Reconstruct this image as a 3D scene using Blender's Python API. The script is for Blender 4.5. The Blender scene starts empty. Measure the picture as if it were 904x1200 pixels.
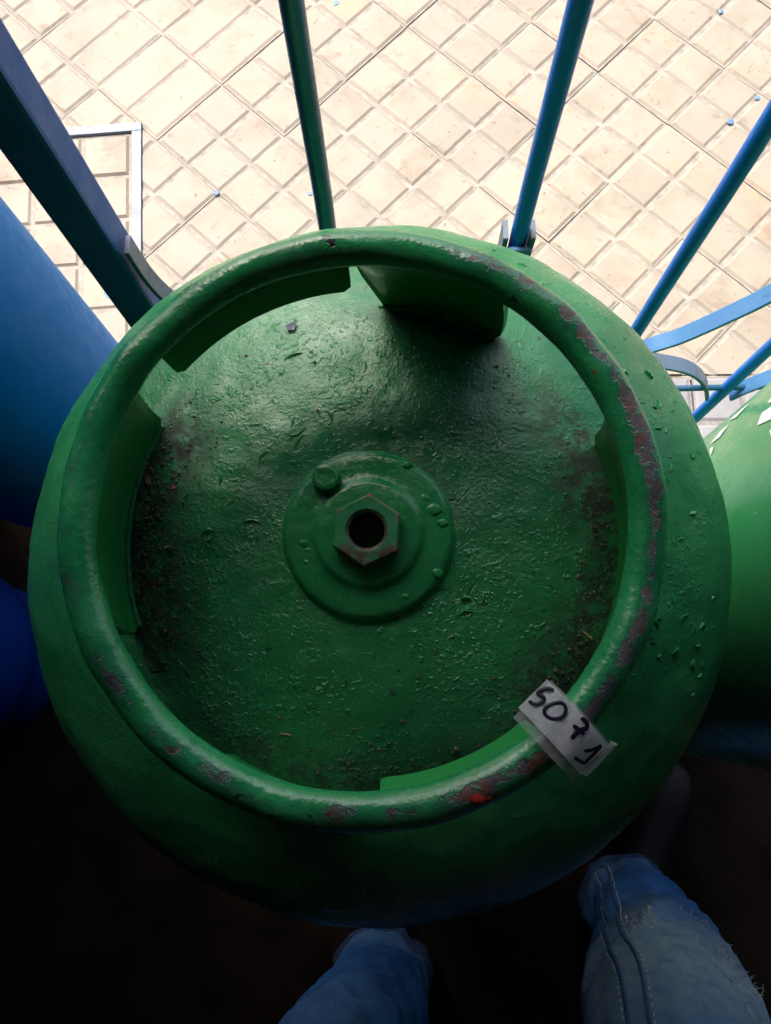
import bpy, bmesh, math, random
from mathutils import Vector, Matrix, noise
R = math.radians
S = bpy.context.scene
C = bpy.context.collection
random.seed(7)

# ------------------------------------------------------------------ camera, world, sun, exposure
D = 1.5                                            # camera height over the floor
cam = bpy.data.cameras.new('camera')
cam.sensor_fit = 'AUTO'; cam.sensor_width = 36.0
cam.lens = 36.0 * 903 / 1200
cam.clip_start = 0.01; cam.clip_end = 500
co = bpy.data.objects.new('camera', cam); C.objects.link(co)
n = Vector((470 - 452, 815 - 600, 903)).normalized()
ex = Vector((1, 0, 0)); ex = (ex - n * ex.dot(n)).normalized()
ey = n.cross(ex).normalized()
if ey.y > 0: ey = -ey
right = Vector((ex.x, ey.x, -n.x)); down = Vector((ex.y, ey.y, -n.y)); fwd = Vector((ex.z, ey.z, -n.z))
m = Matrix((right, -down, -fwd)).transposed().to_4x4()
m.translation = (0, 0, D)
co.matrix_world = m
S.camera = co

SUN_EL, SUN_AZ = R(58), R(-32)                     # azimuth from +Y towards +X
W = bpy.data.worlds.new('World'); S.world = W; W.use_nodes = True
nt = W.node_tree
bg = nt.nodes['Background']
sky = nt.nodes.new('ShaderNodeTexSky'); sky.sky_type = 'NISHITA'; sky.sun_disc = False
sky.sun_elevation = SUN_EL; sky.sun_rotation = SUN_AZ
sky.air_density = 0.8; sky.dust_density = 7.0; sky.ozone_density = 0.5
nt.links.new(sky.outputs[0], bg.inputs[0]); bg.inputs[1].default_value = 0.13
sl = bpy.data.lights.new('sun', 'SUN'); sl.energy = 1.0; sl.angle = R(20); sl.color = (1, 0.95, 0.87)
so = bpy.data.objects.new('sun', sl); C.objects.link(so)
sd = Vector((math.sin(SUN_AZ) * math.cos(SUN_EL), math.cos(SUN_AZ) * math.cos(SUN_EL), math.sin(SUN_EL)))
so.rotation_euler = (-sd).to_track_quat('-Z', 'Y').to_euler(); so.location = (0, 3, 6)
S.view_settings.view_transform = 'Standard'; S.view_settings.look = 'None'
S.view_settings.gamma = 1; S.view_settings.exposure = 1.62
S.cycles.max_bounces = 8; S.cycles.diffuse_bounces = 5; S.cycles.glossy_bounces = 4

# ------------------------------------------------------------------ helpers
def link(name, me, mat=None, parent=None, loc=(0, 0, 0), smooth=False):
    if isinstance(me, bmesh.types.BMesh):
        bm = me; me = bpy.data.meshes.new(name); bm.to_mesh(me); bm.free()
    o = bpy.data.objects.new(name, me); C.objects.link(o)
    if mat and not me.materials:
        for x in (mat if isinstance(mat, (list, tuple)) else [mat]): me.materials.append(x)
    if parent: o.parent = parent
    o.location = loc
    if smooth:
        for p in me.polygons: p.use_smooth = True
    return o
def thing(name, label, cat, loc=(0, 0, 0), group=None):
    o = bpy.data.objects.new(name, None); C.objects.link(o); o.location = loc
    o.empty_display_size = .05
    return tag(o, label, cat, group)
def tag(o, label, cat, group=None):
    o['label'] = label; o['category'] = cat
    if group: o['group'] = group
    return o
def struct(o): o['kind'] = 'structure'; return o
def stuff(o): o['kind'] = 'stuff'; return o
def box(bm, x0, x1, y0, y1, z0, z1, bev=0):
    r = bmesh.ops.create_cube(bm, size=1)
    vs = r['verts']
    for v in vs:
        v.co = Vector(((x0 + x1) / 2 + v.co.x * (x1 - x0), (y0 + y1) / 2 + v.co.y * (y1 - y0), (z0 + z1) / 2 + v.co.z * (z1 - z0)))
    if bev:
        es = list({e for v in vs for e in v.link_edges})
        bmesh.ops.bevel(bm, geom=es, offset=bev, segments=2, profile=.6, affect='EDGES')
def grid(bm, rows, closed_u=False, closed_v=False):
    """rows: list of lists of points -> quads"""
    vs = [[bm.verts.new(p) for p in r] for r in rows]
    nr, nc = len(vs), len(vs[0])
    fs = []
    for i in range(nr if closed_v else nr - 1):
        for j in range(nc if closed_u else nc - 1):
            a, b = vs[i], vs[(i + 1) % nr]
            fs.append(bm.faces.new((a[j], a[(j + 1) % nc], b[(j + 1) % nc], b[j])))
    return vs, fs
def lathe(bm, prof, seg=64, cap0=False, cap1=False, a0=0):
    rows = [[(r * math.cos(a0 + 2 * math.pi * k / seg), r * math.sin(a0 + 2 * math.pi * k / seg), z) for k in range(seg)] for r, z in prof]
    vs, fs = grid(bm, rows, closed_u=True)
    if cap0: bm.faces.new(list(reversed(vs[0])))
    if cap1: bm.faces.new(vs[-1])
    return vs
def tube(bm, pts, r, seg=8, cap=True):
    pts = [Vector(p) for p in pts]
    rr = r if isinstance(r, (list, tuple)) else [r] * len(pts)
    rows = []
    prev = None
    for i, p in enumerate(pts):
        t = (pts[min(i + 1, len(pts) - 1)] - pts[max(i - 1, 0)]).normalized()
        if prev is None:
            u = t.orthogonal().normalized()
        else:
            u = (prev - t * prev.dot(t)).normalized()
        prev = u; w = t.cross(u)
        rows.append([p + (u * math.cos(2 * math.pi * k / seg) + w * math.sin(2 * math.pi * k / seg)) * rr[i] for k in range(seg)])
    vs, _ = grid(bm, rows, closed_u=True)
    if cap:
        bm.faces.new(list(reversed(vs[0]))); bm.faces.new(vs[-1])
def catmull(P, k=8):
    P = [Vector(p) for p in P]; Q = [P[0] * 2 - P[1]] + P + [P[-1] * 2 - P[-2]]
    out = []
    for i in range(1, len(Q) - 2):
        a, b, c, d = Q[i - 1:i + 3]
        for j in range(k):
            t = j / k
            out.append(.5 * (2 * b + (c - a) * t + (2 * a - 5 * b + 4 * c - d) * t * t + (3 * b - a - 3 * c + d) * t ** 3))
    return out + [P[-1]]
def fix(bm): bmesh.ops.recalc_face_normals(bm, faces=bm.faces[:])
def sstep(a, b, x):
    t = min(1, max(0, (x - a) / (b - a))); return t * t * (3 - 2 * t)

class M:
    """small node-tree builder"""
    def __init__(s, name):
        s.m = bpy.data.materials.new(name); s.m.use_nodes = True
        s.t = s.m.node_tree; s.b = s.t.nodes['Principled BSDF']
        s.tc = s.t.nodes.new('ShaderNodeTexCoord')
        s.co = s.tc.outputs['Object']
    def n(s, typ, **k):
        o = s.t.nodes.new(typ)
        for a, v in k.items(): setattr(o, a, v)
        return o
    def put(s, sock, v):
        if hasattr(v, 'is_output') or isinstance(v, bpy.types.NodeSocket): s.t.links.new(v, sock)
        elif isinstance(v, tuple) and sock.type == 'RGBA' and len(v) == 3: sock.default_value = v + (1,)
        else: sock.default_value = v
    def noise(s, scale, detail=3, rough=.55, co=None, dist=0):
        o = s.n('ShaderNodeTexNoise'); s.put(o.inputs['Vector'], co or s.co)
        o.inputs['Scale'].default_value = scale; o.inputs['Detail'].default_value = detail
        o.inputs['Roughness'].default_value = rough; o.inputs['Distortion'].default_value = dist
        return o.outputs['Fac']
    def vor(s, scale, feature='F1', co=None, rnd=1):
        o = s.n('ShaderNodeTexVoronoi', feature=feature); s.put(o.inputs['Vector'], co or s.co)
        o.inputs['Scale'].default_value = scale; o.inputs['Randomness'].default_value = rnd
        return o.outputs['Distance']
    def ramp(s, f, a, b, lo=0., hi=1.):
        o = s.n('ShaderNodeMapRange', interpolation_type='SMOOTHSTEP'); s.put(o.inputs[0], f)
        for i, v in zip((1, 2, 3, 4), (a, b, lo, hi)): s.put(o.inputs[i], v)
        return o.outputs[0]
    def math(s, op, a, b=0.):
        o = s.n('ShaderNodeMath', operation=op); s.put(o.inputs[0], a); s.put(o.inputs[1], b); return o.outputs[0]
    def mix(s, f, a, b, mode='MIX'):
        o = s.n('ShaderNodeMix', data_type='RGBA', blend_type=mode)
        s.put(o.inputs[0], f); s.put(o.inputs[6], a); s.put(o.inputs[7], b); return o.outputs[2]
    def attr(s, name):
        o = s.n('ShaderNodeAttribute', attribute_name=name); return o.outputs['Fac']
    def rand(s): return s.n('ShaderNodeObjectInfo').outputs['Random']
    def bump(s, h, strength, dist, normal=None):
        o = s.n('ShaderNodeBump'); s.put(o.inputs['Height'], h); o.inputs['Strength'].default_value = strength
        o.inputs['Distance'].default_value = dist
        if normal: s.put(o.inputs['Normal'], normal)
        return o.outputs[0]
    def out(s, col, rough=.5, normal=None, metal=0., spec=.5, spec_map=None):
        s.put(s.b.inputs['Base Color'], col); s.put(s.b.inputs['Roughness'], rough); s.put(s.b.inputs['Metallic'], metal)
        s.b.inputs['Specular IOR Level'].default_value = spec
        if spec_map: s.put(s.b.inputs['Specular IOR Level'], spec_map)
        if normal: s.put(s.b.inputs['Normal'], normal)
        return s.m

GREEN = (.013, .165, .056); GREEN2 = (.022, .22, .078)
def mat_dome():
    k = M('rough green enamel')
    big = k.noise(14, 3); mid = k.noise(70, 4, .6); fine = k.noise(480, 4, .65); pim = None
    grime = k.attr('grime'); smoothz = k.attr('smooth')
    col = k.mix(k.ramp(big, .35, .68), GREEN, GREEN2)
    col = k.mix(k.ramp(k.noise(55, 5, .7), .56, .72, 0, .45), col, (.03, .12, .045))
    # soot and grit that settled along the feet of the collar, and small scattered dirt specks
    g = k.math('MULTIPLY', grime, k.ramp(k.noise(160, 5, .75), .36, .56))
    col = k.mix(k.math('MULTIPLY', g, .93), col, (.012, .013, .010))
    col = k.mix(k.ramp(k.noise(240, 2, .5), .68, .74, 0, .8), col, (.012, .03, .014))
    col = k.mix(k.math('MULTIPLY', k.ramp(k.vor(260), .0, .16, 1, 0), k.ramp(k.noise(28, 2), .56, .66)), col, (.05, .16, .09))
    rust = k.math('MULTIPLY', k.ramp(k.noise(33, 4, .7), .70, .75), k.ramp(k.noise(300, 2), .45, .6))
    col = k.mix(rust, col, (.09, .035, .016))
    rough = k.ramp(mid, .3, .7, .24, .42)
    rough = k.mix(g, rough, (.8, .8, .8))
    rough = k.mix(k.ramp(smoothz, .8, 1., 0, 1), rough, (.6, .6, .6))
    p1 = k.math('MULTIPLY', k.ramp(k.noise(430, 2, .5), .55, .68), k.ramp(k.noise(38, 3), .40, .60))
    p2 = k.math('MULTIPLY', k.ramp(k.noise(190, 2, .5), .60, .68), k.ramp(k.noise(24, 2), .46, .58))
    cells = k.n('ShaderNodeTexVoronoi', feature='DISTANCE_TO_EDGE'); wob = k.n('ShaderNodeVectorMath', operation='ADD')
    sc_ = k.n('ShaderNodeVectorMath', operation='SCALE'); nv = k.n('ShaderNodeTexNoise'); nv.inputs['Scale'].default_value = 60; k.put(nv.inputs['Vector'], k.co)
    k.put(sc_.inputs[0], nv.outputs['Color']); sc_.inputs['Scale'].default_value = .012; k.put(wob.inputs[0], k.co); k.put(wob.inputs[1], sc_.outputs[0])
    k.put(cells.inputs['Vector'], wob.outputs[0]); cells.inputs['Scale'].default_value = 42
    crk = k.math('MULTIPLY', k.ramp(cells.outputs['Distance'], .0, .035, 1, 0), k.ramp(k.noise(17, 2), .62, .70))
    h = k.math('ADD', k.math('MULTIPLY', mid, .8), k.math('MULTIPLY', fine, .75))
    h = k.math('ADD', h, k.math('MULTIPLY', p1, .50)); h = k.math('ADD', h, k.math('MULTIPLY', p2, .65))
    h = k.math('MULTIPLY', h, k.ramp(k.noise(15, 3), .36, .62, .35, 1.1))
    h = k.math('SUBTRACT', h, k.math('MULTIPLY', crk, .6))
    h = k.math('MULTIPLY', h, k.math('SUBTRACT', 1., k.math('MULTIPLY', smoothz, .72)))
    return k.out(col, rough, k.bump(h, .6, .0014), 0, .62, k.math('MULTIPLY', .62, k.math('SUBTRACT', 1., k.math('MULTIPLY', k.ramp(smoothz, .8, 1.), .85))))
def mat_enamel(name, c1, c2, bump=.35, rough=(.22, .42), chips=True, spec=.5, streak=False):
    k = M(name)
    col = k.mix(k.ramp(k.noise(9, 3), .35, .68), c1, c2)
    col = k.mix(k.ramp(k.noise(60, 5, .7), .60, .74, 0, .5), col, tuple(x * .55 for x in c1))
    if streak:
        mp = k.n('ShaderNodeMapping'); k.put(mp.inputs['Vector'], k.co); mp.inputs['Scale'].default_value = (1, 1, .16)
        col = k.mix(k.math('MULTIPLY', k.ramp(k.noise(170, 4, .7, mp.outputs[0]), .66, .70), k.ramp(k.noise(9, 2), .5, .6)), col, tuple(x * .22 for x in c2))
        col = k.mix(k.ramp(k.noise(230, 2, .5), .75, .77), col, (.4, .45, .5))
    if chips:
        ch = k.ramp(k.noise(75, 4, .65), .70, .72)
        col = k.mix(ch, col, (.035, .034, .05))
        col = k.mix(k.ramp(k.noise(140, 3, .6), .735, .75), col, (.16, .06, .03))
    h = k.math('ADD', k.math('MULTIPLY', k.noise(45, 3), .8), k.math('MULTIPLY', k.noise(320, 3, .6), .4))
    return k.out(col, k.ramp(k.noise(50, 3), .3, .7, *rough), k.bump(h, bump, .0016), 0, spec)
def mat_rim():
    k = M('worn green collar paint')
    crest = k.attr('crest')
    col = k.mix(k.ramp(k.noise(22, 3), .35, .66), (.012, .21, .065), (.02, .28, .095))
    col = k.mix(k.ramp(k.noise(90, 5, .7), .58, .72, 0, .55), col, (.01, .085, .05))
    big = k.noise(38, 5, .66); fine = k.noise(210, 4, .7)
    w = k.math('ADD', k.math('MULTIPLY', crest, .40), k.math('MULTIPLY', k.noise(62, 6, .72), .95))
    w = k.math('ADD', w, k.math('MULTIPLY', fine, .34))
    worn = k.math('MULTIPLY', k.ramp(w, .925, .985), k.ramp(k.noise(260, 4, .7), .30, .46))
    metal = k.mix(k.ramp(k.noise(130, 4, .7), .35, .65), (.040, .045, .055), (.095, .085, .09))
    rustm = k.ramp(k.noise(26, 4, .72), .52, .60)
    metal = k.mix(k.math('MULTIPLY', rustm, k.ramp(k.noise(170, 4, .7), .38, .55)), metal, (.15, .05, .026))
    metal = k.mix(k.ramp(k.noise(90, 3), .66, .70), metal, (.02, .025, .06))
    teal = k.ramp(w, .78, .92)
    col = k.mix(k.math('MULTIPLY', teal, .6), col, (.02, .11, .085))
    col = k.mix(worn, col, metal)
    chip = k.ramp(k.noise(95, 3, .6), .705, .72)
    col = k.mix(chip, col, (.02, .022, .045))
    spot = k.ramp(k.noise(120, 2, .5), .745, .76)
    col = k.mix(spot, col, (.36, .06, .03))
    h = k.math('ADD', k.math('MULTIPLY', k.noise(150, 3), .5), k.math('MULTIPLY', k.noise(420, 3, .6), .4))
    h = k.math('SUBTRACT', h, k.math('MULTIPLY', worn, .30)); h = k.math('SUBTRACT', h, k.math('MULTIPLY', chip, .2))
    rough = k.mix(worn, k.ramp(big, .3, .7, .17, .36), (.55, .55, .55))
    return k.out(col, rough, k.bump(h, .55, .0013), 0, .7)
def mat_plain(name, col, rough=.6, var=.25, scale=30, bump=.2, dist=.002, spec=.5, metal=0):
    k = M(name)
    c = k.mix(k.ramp(k.noise(scale, 4, .6), .3, .7), tuple(x * (1 - var) for x in col), tuple(min(1, x * (1 + var)) for x in col))
    return k.out(c, rough, k.bump(k.noise(scale * 5, 4, .6), bump, dist), metal, spec)
def mat_tile(name, c1, c2, stain):
    k = M(name)
    geo = k.n('ShaderNodeNewGeometry').outputs['Position']
    rnd = k.rand()
    col = k.mix(rnd, c1, c2)
    col = k.mix(k.ramp(k.noise(7, 4, .6, geo), .40, .7, 0, .75), col, tuple(a * b for a, b in zip(c2, (.84, .80, .78))))
    col = k.mix(k.ramp(k.noise(7, 5, .7, geo, .8), .54, .70, 0, .5), col, stain)
    col = k.mix(k.ramp(k.noise(34, 4, .65, geo, .5), .60, .72, 0, .65), col, stain)
    col = k.mix(k.ramp(k.noise(85, 3, .5, geo), .67, .74, 0, .8), col, (.12, .09, .075))
    col = k.mix(k.ramp(k.noise(4.2, 3, .55, geo), .60, .72, 0, .45), col, (.46, .26, .14))
    col = k.mix(k.ramp(k.noise(420, 3, .6, geo), .5, .8, 0, .25), col, (.2, .17, .14))
    h = k.math('ADD', k.noise(35, 3, .6, geo), k.math('MULTIPLY', k.noise(260, 3, .6, geo), .4))
    return k.out(col, .62, k.bump(h, .25, .002), 0, .35)

mdome = mat_dome(); mrim = mat_rim()
mgreen = mat_enamel('green enamel', GREEN, GREEN2, .5)
mpanel = mat_enamel('thin green enamel', (.012, .23, .045), (.018, .28, .065), .25, (.3, .5), True)
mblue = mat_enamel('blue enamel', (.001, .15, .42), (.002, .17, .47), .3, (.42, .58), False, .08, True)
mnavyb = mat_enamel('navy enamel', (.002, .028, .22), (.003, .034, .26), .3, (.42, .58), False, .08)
mgate = mat_enamel('blue gate paint', (.004, .15, .58), (.006, .18, .64), .45, (.3, .5), True, .25)
mgate_dk = mat_enamel('dark weathered gate paint', (.005, .055, .13), (.007, .085, .20), .35, (.28, .5), True)
mpost = mat_enamel('navy gate paint', (.032, .10, .31), (.04, .115, .34), .3, (.4, .6), False, .12)
mstrip = mat_enamel('grey blue gate paint', (.09, .12, .16), (.07, .13, .22), .35, (.4, .6), True)
mstripb = mat_enamel('light blue gate paint', (.05, .16, .34), (.06, .18, .38), .35, (.35, .5), True)
mlight = mat_enamel('glossy light green enamel', (.03, .27, .09), (.045, .31, .12), .2, (.16, .28), False, .5, True)
mtile = mat_tile('cream paving tile', (.33, .285, .225), (.285, .255, .21), (.17, .13, .10))
mgroove = mat_plain('dusty groove', (.265, .245, .215), .8, .22, 30, .3)
mstep = mat_tile('grey step tile', (.24, .245, .265), (.21, .22, .24), (.2, .19, .18))
mstepg = mat_plain('grey step groove', (.2, .195, .19), .8, .25, 60, .3)
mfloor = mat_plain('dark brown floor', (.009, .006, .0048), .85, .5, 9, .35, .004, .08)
mwall = mat_plain('near black plaster', (.022, .020, .019), .9, .15, 6, .2, .003, .1)  # unseen walls kept near black so little light bounces
mframe = mat_plain('pale painted steel', (.16, .195, .245), .5, .2, 40, .25)
mblack = mat_plain('black leather', (.004, .004, .006), .5, .3, 60, .3, .002, .18)
mdirt = mat_plain('dry grit', (.10, .09, .07), .8, .6, 900, .2)

# ------------------------------------------------------------------ ground, pavement, doorstep
TS = .2049; ANG = R(46.2); P0 = Vector((.6082, 1.2554)); STEP_Y = .648
def tile_bm(pads, size, h=.0034, slab=.006):
    """pads: rects (x0,x1,y0,y1) in tile coordinates, top at z=0"""
    bm = bmesh.new(); s = size / 2 - .0009
    v = [bm.verts.new(p) for p in ((-s, -s, -h), (s, -s, -h), (s, s, -h), (-s, s, -h))]
    w = [bm.verts.new((x.co.x, x.co.y, -h - slab)) for x in v]
    f = [bm.faces.new(v)] + [bm.faces.new((v[(i + 1) % 4], v[i], w[i], w[(i + 1) % 4])) for i in range(4)]
    for x in f: x.material_index = 1
    for x0, x1, y0, y1 in pads:
        g, b = .0045, .0058
        lo = [bm.verts.new((x, y, -h + .0001)) for x, y in ((x0 + g, y0 + g), (x1 - g, y0 + g), (x1 - g, y1 - g), (x0 + g, y1 - g))]
        g += b
        hi = [bm.verts.new((x, y, 0)) for x, y in ((x0 + g, y0 + g), (x1 - g, y0 + g), (x1 - g, y1 - g), (x0 + g, y1 - g))]
        bm.faces.new(hi)
        for i in range(4): bm.faces.new((lo[i], lo[(i + 1) % 4], hi[(i + 1) % 4], hi[i]))
    return bm
q = TS / 2
PADS4 = [(x, x + q, y, y + q) for x in (-q, 0) for y in (-q, 0)]
PADS2 = [(-q, q, -q, 0), (-q, q, 0, q)]
def mesh_of(bm, name, mats):
    me = bpy.data.meshes.new(name); bm.to_mesh(me); bm.free()
    for x in mats: me.materials.append(x)
    return me
ME4 = mesh_of(tile_bm(PADS4, TS), 'tile', [mtile, mgroove])
ME2 = mesh_of(tile_bm(PADS2, TS, .0026), 'tile_two_pads', [mtile, mgroove])
bm = bmesh.new()
v = [bm.verts.new(p) for p in ((-150, STEP_Y - .01, -.0054), (150, STEP_Y - .01, -.0054), (150, 300, -.0054), (-150, 300, -.0054))]
bm.faces.new(v)
k = M('far paving')
mp = k.n('ShaderNodeMapping'); k.put(mp.inputs['Vector'], k.co); mp.inputs['Rotation'].default_value = (0, 0, -ANG)
br = k.n('ShaderNodeTexBrick', offset=0, squash=1); k.put(br.inputs['Vector'], mp.outputs[0])
br.inputs['Scale'].default_value = 1; br.inputs['Brick Width'].default_value = q; br.inputs['Row Height'].default_value = q
br.inputs['Mortar Size'].default_value = .005
k.put(br.inputs['Color1'], (.36, .305, .235)); k.put(br.inputs['Color2'], (.32, .28, .225)); k.put(br.inputs['Mortar'], (.30, .27, .24))
mfar = k.out(br.outputs['Color'], .7)
pavement = struct(link('pavement', bm, mfar))
def ground_at(px, py, z=0.0):
    d = right * (px - 452) + down * (py - 600) + fwd * 903
    t = (z - D) / d.z
    return d * t + Vector((0, 0, D))
TWO = [ground_at(*p).to_2d() for p in ((181, 106), (243, 45), (119, 45))]
cu = Vector((math.cos(ANG), math.sin(ANG))); cv = Vector((-cu.y, cu.x))
COV_C = Vector((-.865, .955)); COV_A = R(4.2); COV_H = .300
def in_cover(p, marg=0):
    d = p - COV_C; x = d.x * math.cos(COV_A) + d.y * math.sin(COV_A); y = -d.x * math.sin(COV_A) + d.y * math.cos(COV_A)
    return abs(x) < COV_H - marg and abs(y) < COV_H - marg
for i in range(-16, 12):
    for j in range(-12, 16):
        c = P0 + cu * TS * (i + .5) + cv * TS * (j + .5)
        if not (-2.0 < c.x < 2.0 and STEP_Y - .14 < c.y < 2.45): continue
        corners = [c + (cu * a + cv * b) * TS / 2 for a in (-1, 1) for b in (-1, 1)]
        if max(p.y for p in corners) < STEP_Y + .012: continue
        if all(in_cover(p, .004) for p in corners): continue
        two = any((c - t_).length < .09 for t_ in TWO)
        me = ME2 if two else ME4
        rot = ANG + random.gauss(0, .005) + (random.choice((0, 0, math.pi)))
        loc = (c.x + random.gauss(0, .0008), c.y + random.gauss(0, .0008), random.gauss(0, .0009))
        tilt = (random.gauss(0, .006), random.gauss(0, .006))
        if min(p.y for p in corners) < STEP_Y:
            b2 = bmesh.new(); b2.from_mesh(me)
            mw = Matrix.Translation(loc) @ Matrix.Rotation(rot, 4, 'Z'); iv = mw.inverted()
            bmesh.ops.bisect_plane(b2, geom=b2.verts[:] + b2.edges[:] + b2.faces[:], plane_co=iv @ Vector((0, STEP_Y, 0)),
                                   plane_no=iv.to_3x3() @ Vector((0, -1, 0)), clear_outer=True)
            me = mesh_of(b2, 'cut_tile', [mtile, mgroove]); tilt = (0, 0)
        if any(in_cover(p, -.002) for p in corners + [c] + [(p + c) / 2 for p in corners]):
            mw = Matrix.Translation(loc) @ Matrix.Rotation(rot, 4, 'Z'); iv = mw.inverted(); i3 = iv.to_3x3()
            cur = bmesh.new(); cur.from_mesh(me); out = bmesh.new()
            for k_ in range(4):
                nn = Vector((math.cos(COV_A + k_ * math.pi / 2), math.sin(COV_A + k_ * math.pi / 2), 0)); pt = Vector((COV_C.x, COV_C.y, 0)) + nn * (COV_H + .002)
                pc = cur.copy()
                bmesh.ops.bisect_plane(pc, geom=pc.verts[:] + pc.edges[:] + pc.faces[:], plane_co=iv @ pt, plane_no=i3 @ nn, clear_inner=True)
                tmp = bpy.data.meshes.new('piece'); pc.to_mesh(tmp); out.from_mesh(tmp); pc.free()
                bmesh.ops.bisect_plane(cur, geom=cur.verts[:] + cur.edges[:] + cur.faces[:], plane_co=iv @ pt, plane_no=i3 @ nn, clear_outer=True)
            if not out.faces: continue
            me = mesh_of(out, 'cut_tile', [mtile, mgroove]); tilt = (0, 0)
        o = link('tile', me, None, pavement, loc); o.rotation_euler = (tilt[0], tilt[1], rot)
# small splashes of blue paint on the paving
def blob(bm, x, y, z, r, k=9, h=.0006):
    ps = [(x + r * (1 + random.uniform(-.35, .35)) * math.cos(2 * math.pi * i / k), y + r * (1 + random.uniform(-.35, .35)) * math.sin(2 * math.pi * i / k)) for i in range(k)]
    lo = [bm.verts.new((a, b, z)) for a, b in ps]; hi = [bm.verts.new((x + (a - x) * .8, y + (b - y) * .8, z + h)) for a, b in ps]
    bm.faces.new(hi)
    for i in range(k): bm.faces.new((lo[i], lo[(i + 1) % k], hi[(i + 1) % k], hi[i]))
mspl = mat_plain('blue paint splash', (.08, .20, .42), .5, .4, 60, .1)
for px, py, r in ((254, 226, .006), (364, 227, .0055), (394, 4, .007), (845, 14, .006), (888, 115, .006), (856, 143, .007), (147, 337, .013), (128, 345, .010)):
    p = ground_at(px, py); bm = bmesh.new(); blob(bm, p.x, p.y, .0012, r); link('paint_splash', bm, mspl, pavement)

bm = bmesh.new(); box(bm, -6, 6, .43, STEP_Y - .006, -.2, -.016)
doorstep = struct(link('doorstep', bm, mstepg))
MES = mesh_of(tile_bm(PADS4, TS, .0035), 'step_tile', [mstep, mstepg])
for i in range(-8, 8):
    o = link('tile', MES, None, doorstep, (.605 + i * (TS + .001) + TS / 2, STEP_Y - .004 - TS / 2, random.gauss(-.001, .0006)))
    o.rotation_euler = (random.gauss(0, .003), random.gauss(0, .003), random.choice((0, math.pi / 2)) + random.gauss(0, .003))
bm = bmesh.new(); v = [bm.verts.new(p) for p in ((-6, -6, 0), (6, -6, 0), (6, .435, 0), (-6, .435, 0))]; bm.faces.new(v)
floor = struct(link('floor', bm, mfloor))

# access cover set in the pavement
cover = thing('access_cover', 'square access cover in a pale steel frame, tiled lid, sunk in the cream pavement', 'access cover', (COV_C.x, COV_C.y, 0))
cover.rotation_euler = (0, 0, COV_A)
bm = bmesh.new(); H = COV_H; fw = .022
box(bm, -H, H, H - fw, H, -.012, .0045, .0012); box(bm, -H, H, -H, -H + fw, -.012, .0045, .0012)
box(bm, -H, -H + fw, -H + fw + .0005, H - fw - .0005, -.012, .0042, .0012); box(bm, H - fw, H, -H + fw + .0005, H - fw - .0005, -.012, .0042, .0012)
link('frame', bm, mframe, cover)
bm = bmesh.new(); box(bm, -H + fw + .002, H - fw - .002, -H + fw + .002, H - fw - .002, -.012, -.0035)
lid = link('lid', bm, mgroove, cover)
L2 = (H - fw - .004); ps = L2 * 2 / 5
bm = bmesh.new()
for x0, x1, y0, y1 in [(-ps / 2, ps / 2, -ps / 2, ps / 2)]:
    g, b = .004, .005
    lo = [bm.verts.new(p) for p in ((x0 + g, y0 + g, -.0034), (x1 - g, y0 + g, -.0034), (x1 - g, y1 - g, -.0034), (x0 + g, y1 - g, -.0034))]
    g += b
    hi = [bm.verts.new(p) for p in ((x0 + g, y0 + g, .0015), (x1 - g, y0 + g, .0015), (x1 - g, y1 - g, .0015), (x0 + g, y1 - g, .0015))]
    bm.faces.new(hi)
    for i in range(4): bm.faces.new((lo[i], lo[(i + 1) % 4], hi[(i + 1) % 4], hi[i]))
MEP = mesh_of(bm, 'cover_pad', [mtile])
for i in range(5):
    for j in range(5):
        link('tile', MEP, None, lid, (-L2 + ps * (i + .5), -L2 + ps * (j + .5), random.gauss(0, .0004)))

# ------------------------------------------------------------------ the building round the doorway
bld = thing('building', 'dim shop interior with a wide open doorway onto the pavement, unseen lintel set low to cut light', 'building')
XL, XR, YF, YB, ZC, ZL = -1.06, 3.2, .46, -2.6, 2.75, 1.67  # unseen lintel and left jamb placed to block sky and sun
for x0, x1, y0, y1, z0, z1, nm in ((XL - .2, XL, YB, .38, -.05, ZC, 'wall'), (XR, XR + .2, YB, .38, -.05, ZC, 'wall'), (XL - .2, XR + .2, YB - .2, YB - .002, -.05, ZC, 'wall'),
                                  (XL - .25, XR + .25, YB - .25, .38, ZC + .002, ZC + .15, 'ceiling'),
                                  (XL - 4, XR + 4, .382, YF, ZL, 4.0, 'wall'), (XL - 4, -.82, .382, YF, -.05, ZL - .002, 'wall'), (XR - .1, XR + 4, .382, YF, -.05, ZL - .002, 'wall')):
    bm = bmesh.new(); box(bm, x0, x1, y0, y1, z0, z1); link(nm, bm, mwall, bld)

# ------------------------------------------------------------------ wrought gate
GY = .300
gate = thing('metal_gate', 'blue wrought iron gate of thin round bars and curved flat strips behind the cylinders', 'gate', (0, GY, 0))
def gz(h): return D - h
bm = bmesh.new(); box(bm, -.226, -.196, 0, .027, .03, 2.1, .003); link('post', bm, mpost, gate)
bm = bmesh.new(); box(bm, .715, .745, 0, .027, .03, 2.1, .003); link('post', bm, mpost, gate)
bars = [-.0477, .0823, .204, .336, .465, .592]
for i, x in enumerate(bars):
    bm = bmesh.new(); zz = [.09 + (2.06 - .09) * t / 14 for t in range(15)]
    tube(bm, [(x + random.gauss(0, .0008), .0072 + random.gauss(0, .0006), z) for z in zz], .0060, 16)
    link('bar', bm, mgate_dk if i == 0 else mgate, gate, smooth=True)
for z0, z1 in ((.06, .088), (2.062, 2.09)):
    bm = bmesh.new(); box(bm, -.195, .714, .001, .026, z0, z1, .002); link('rail', bm, mpost, gate)
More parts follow.
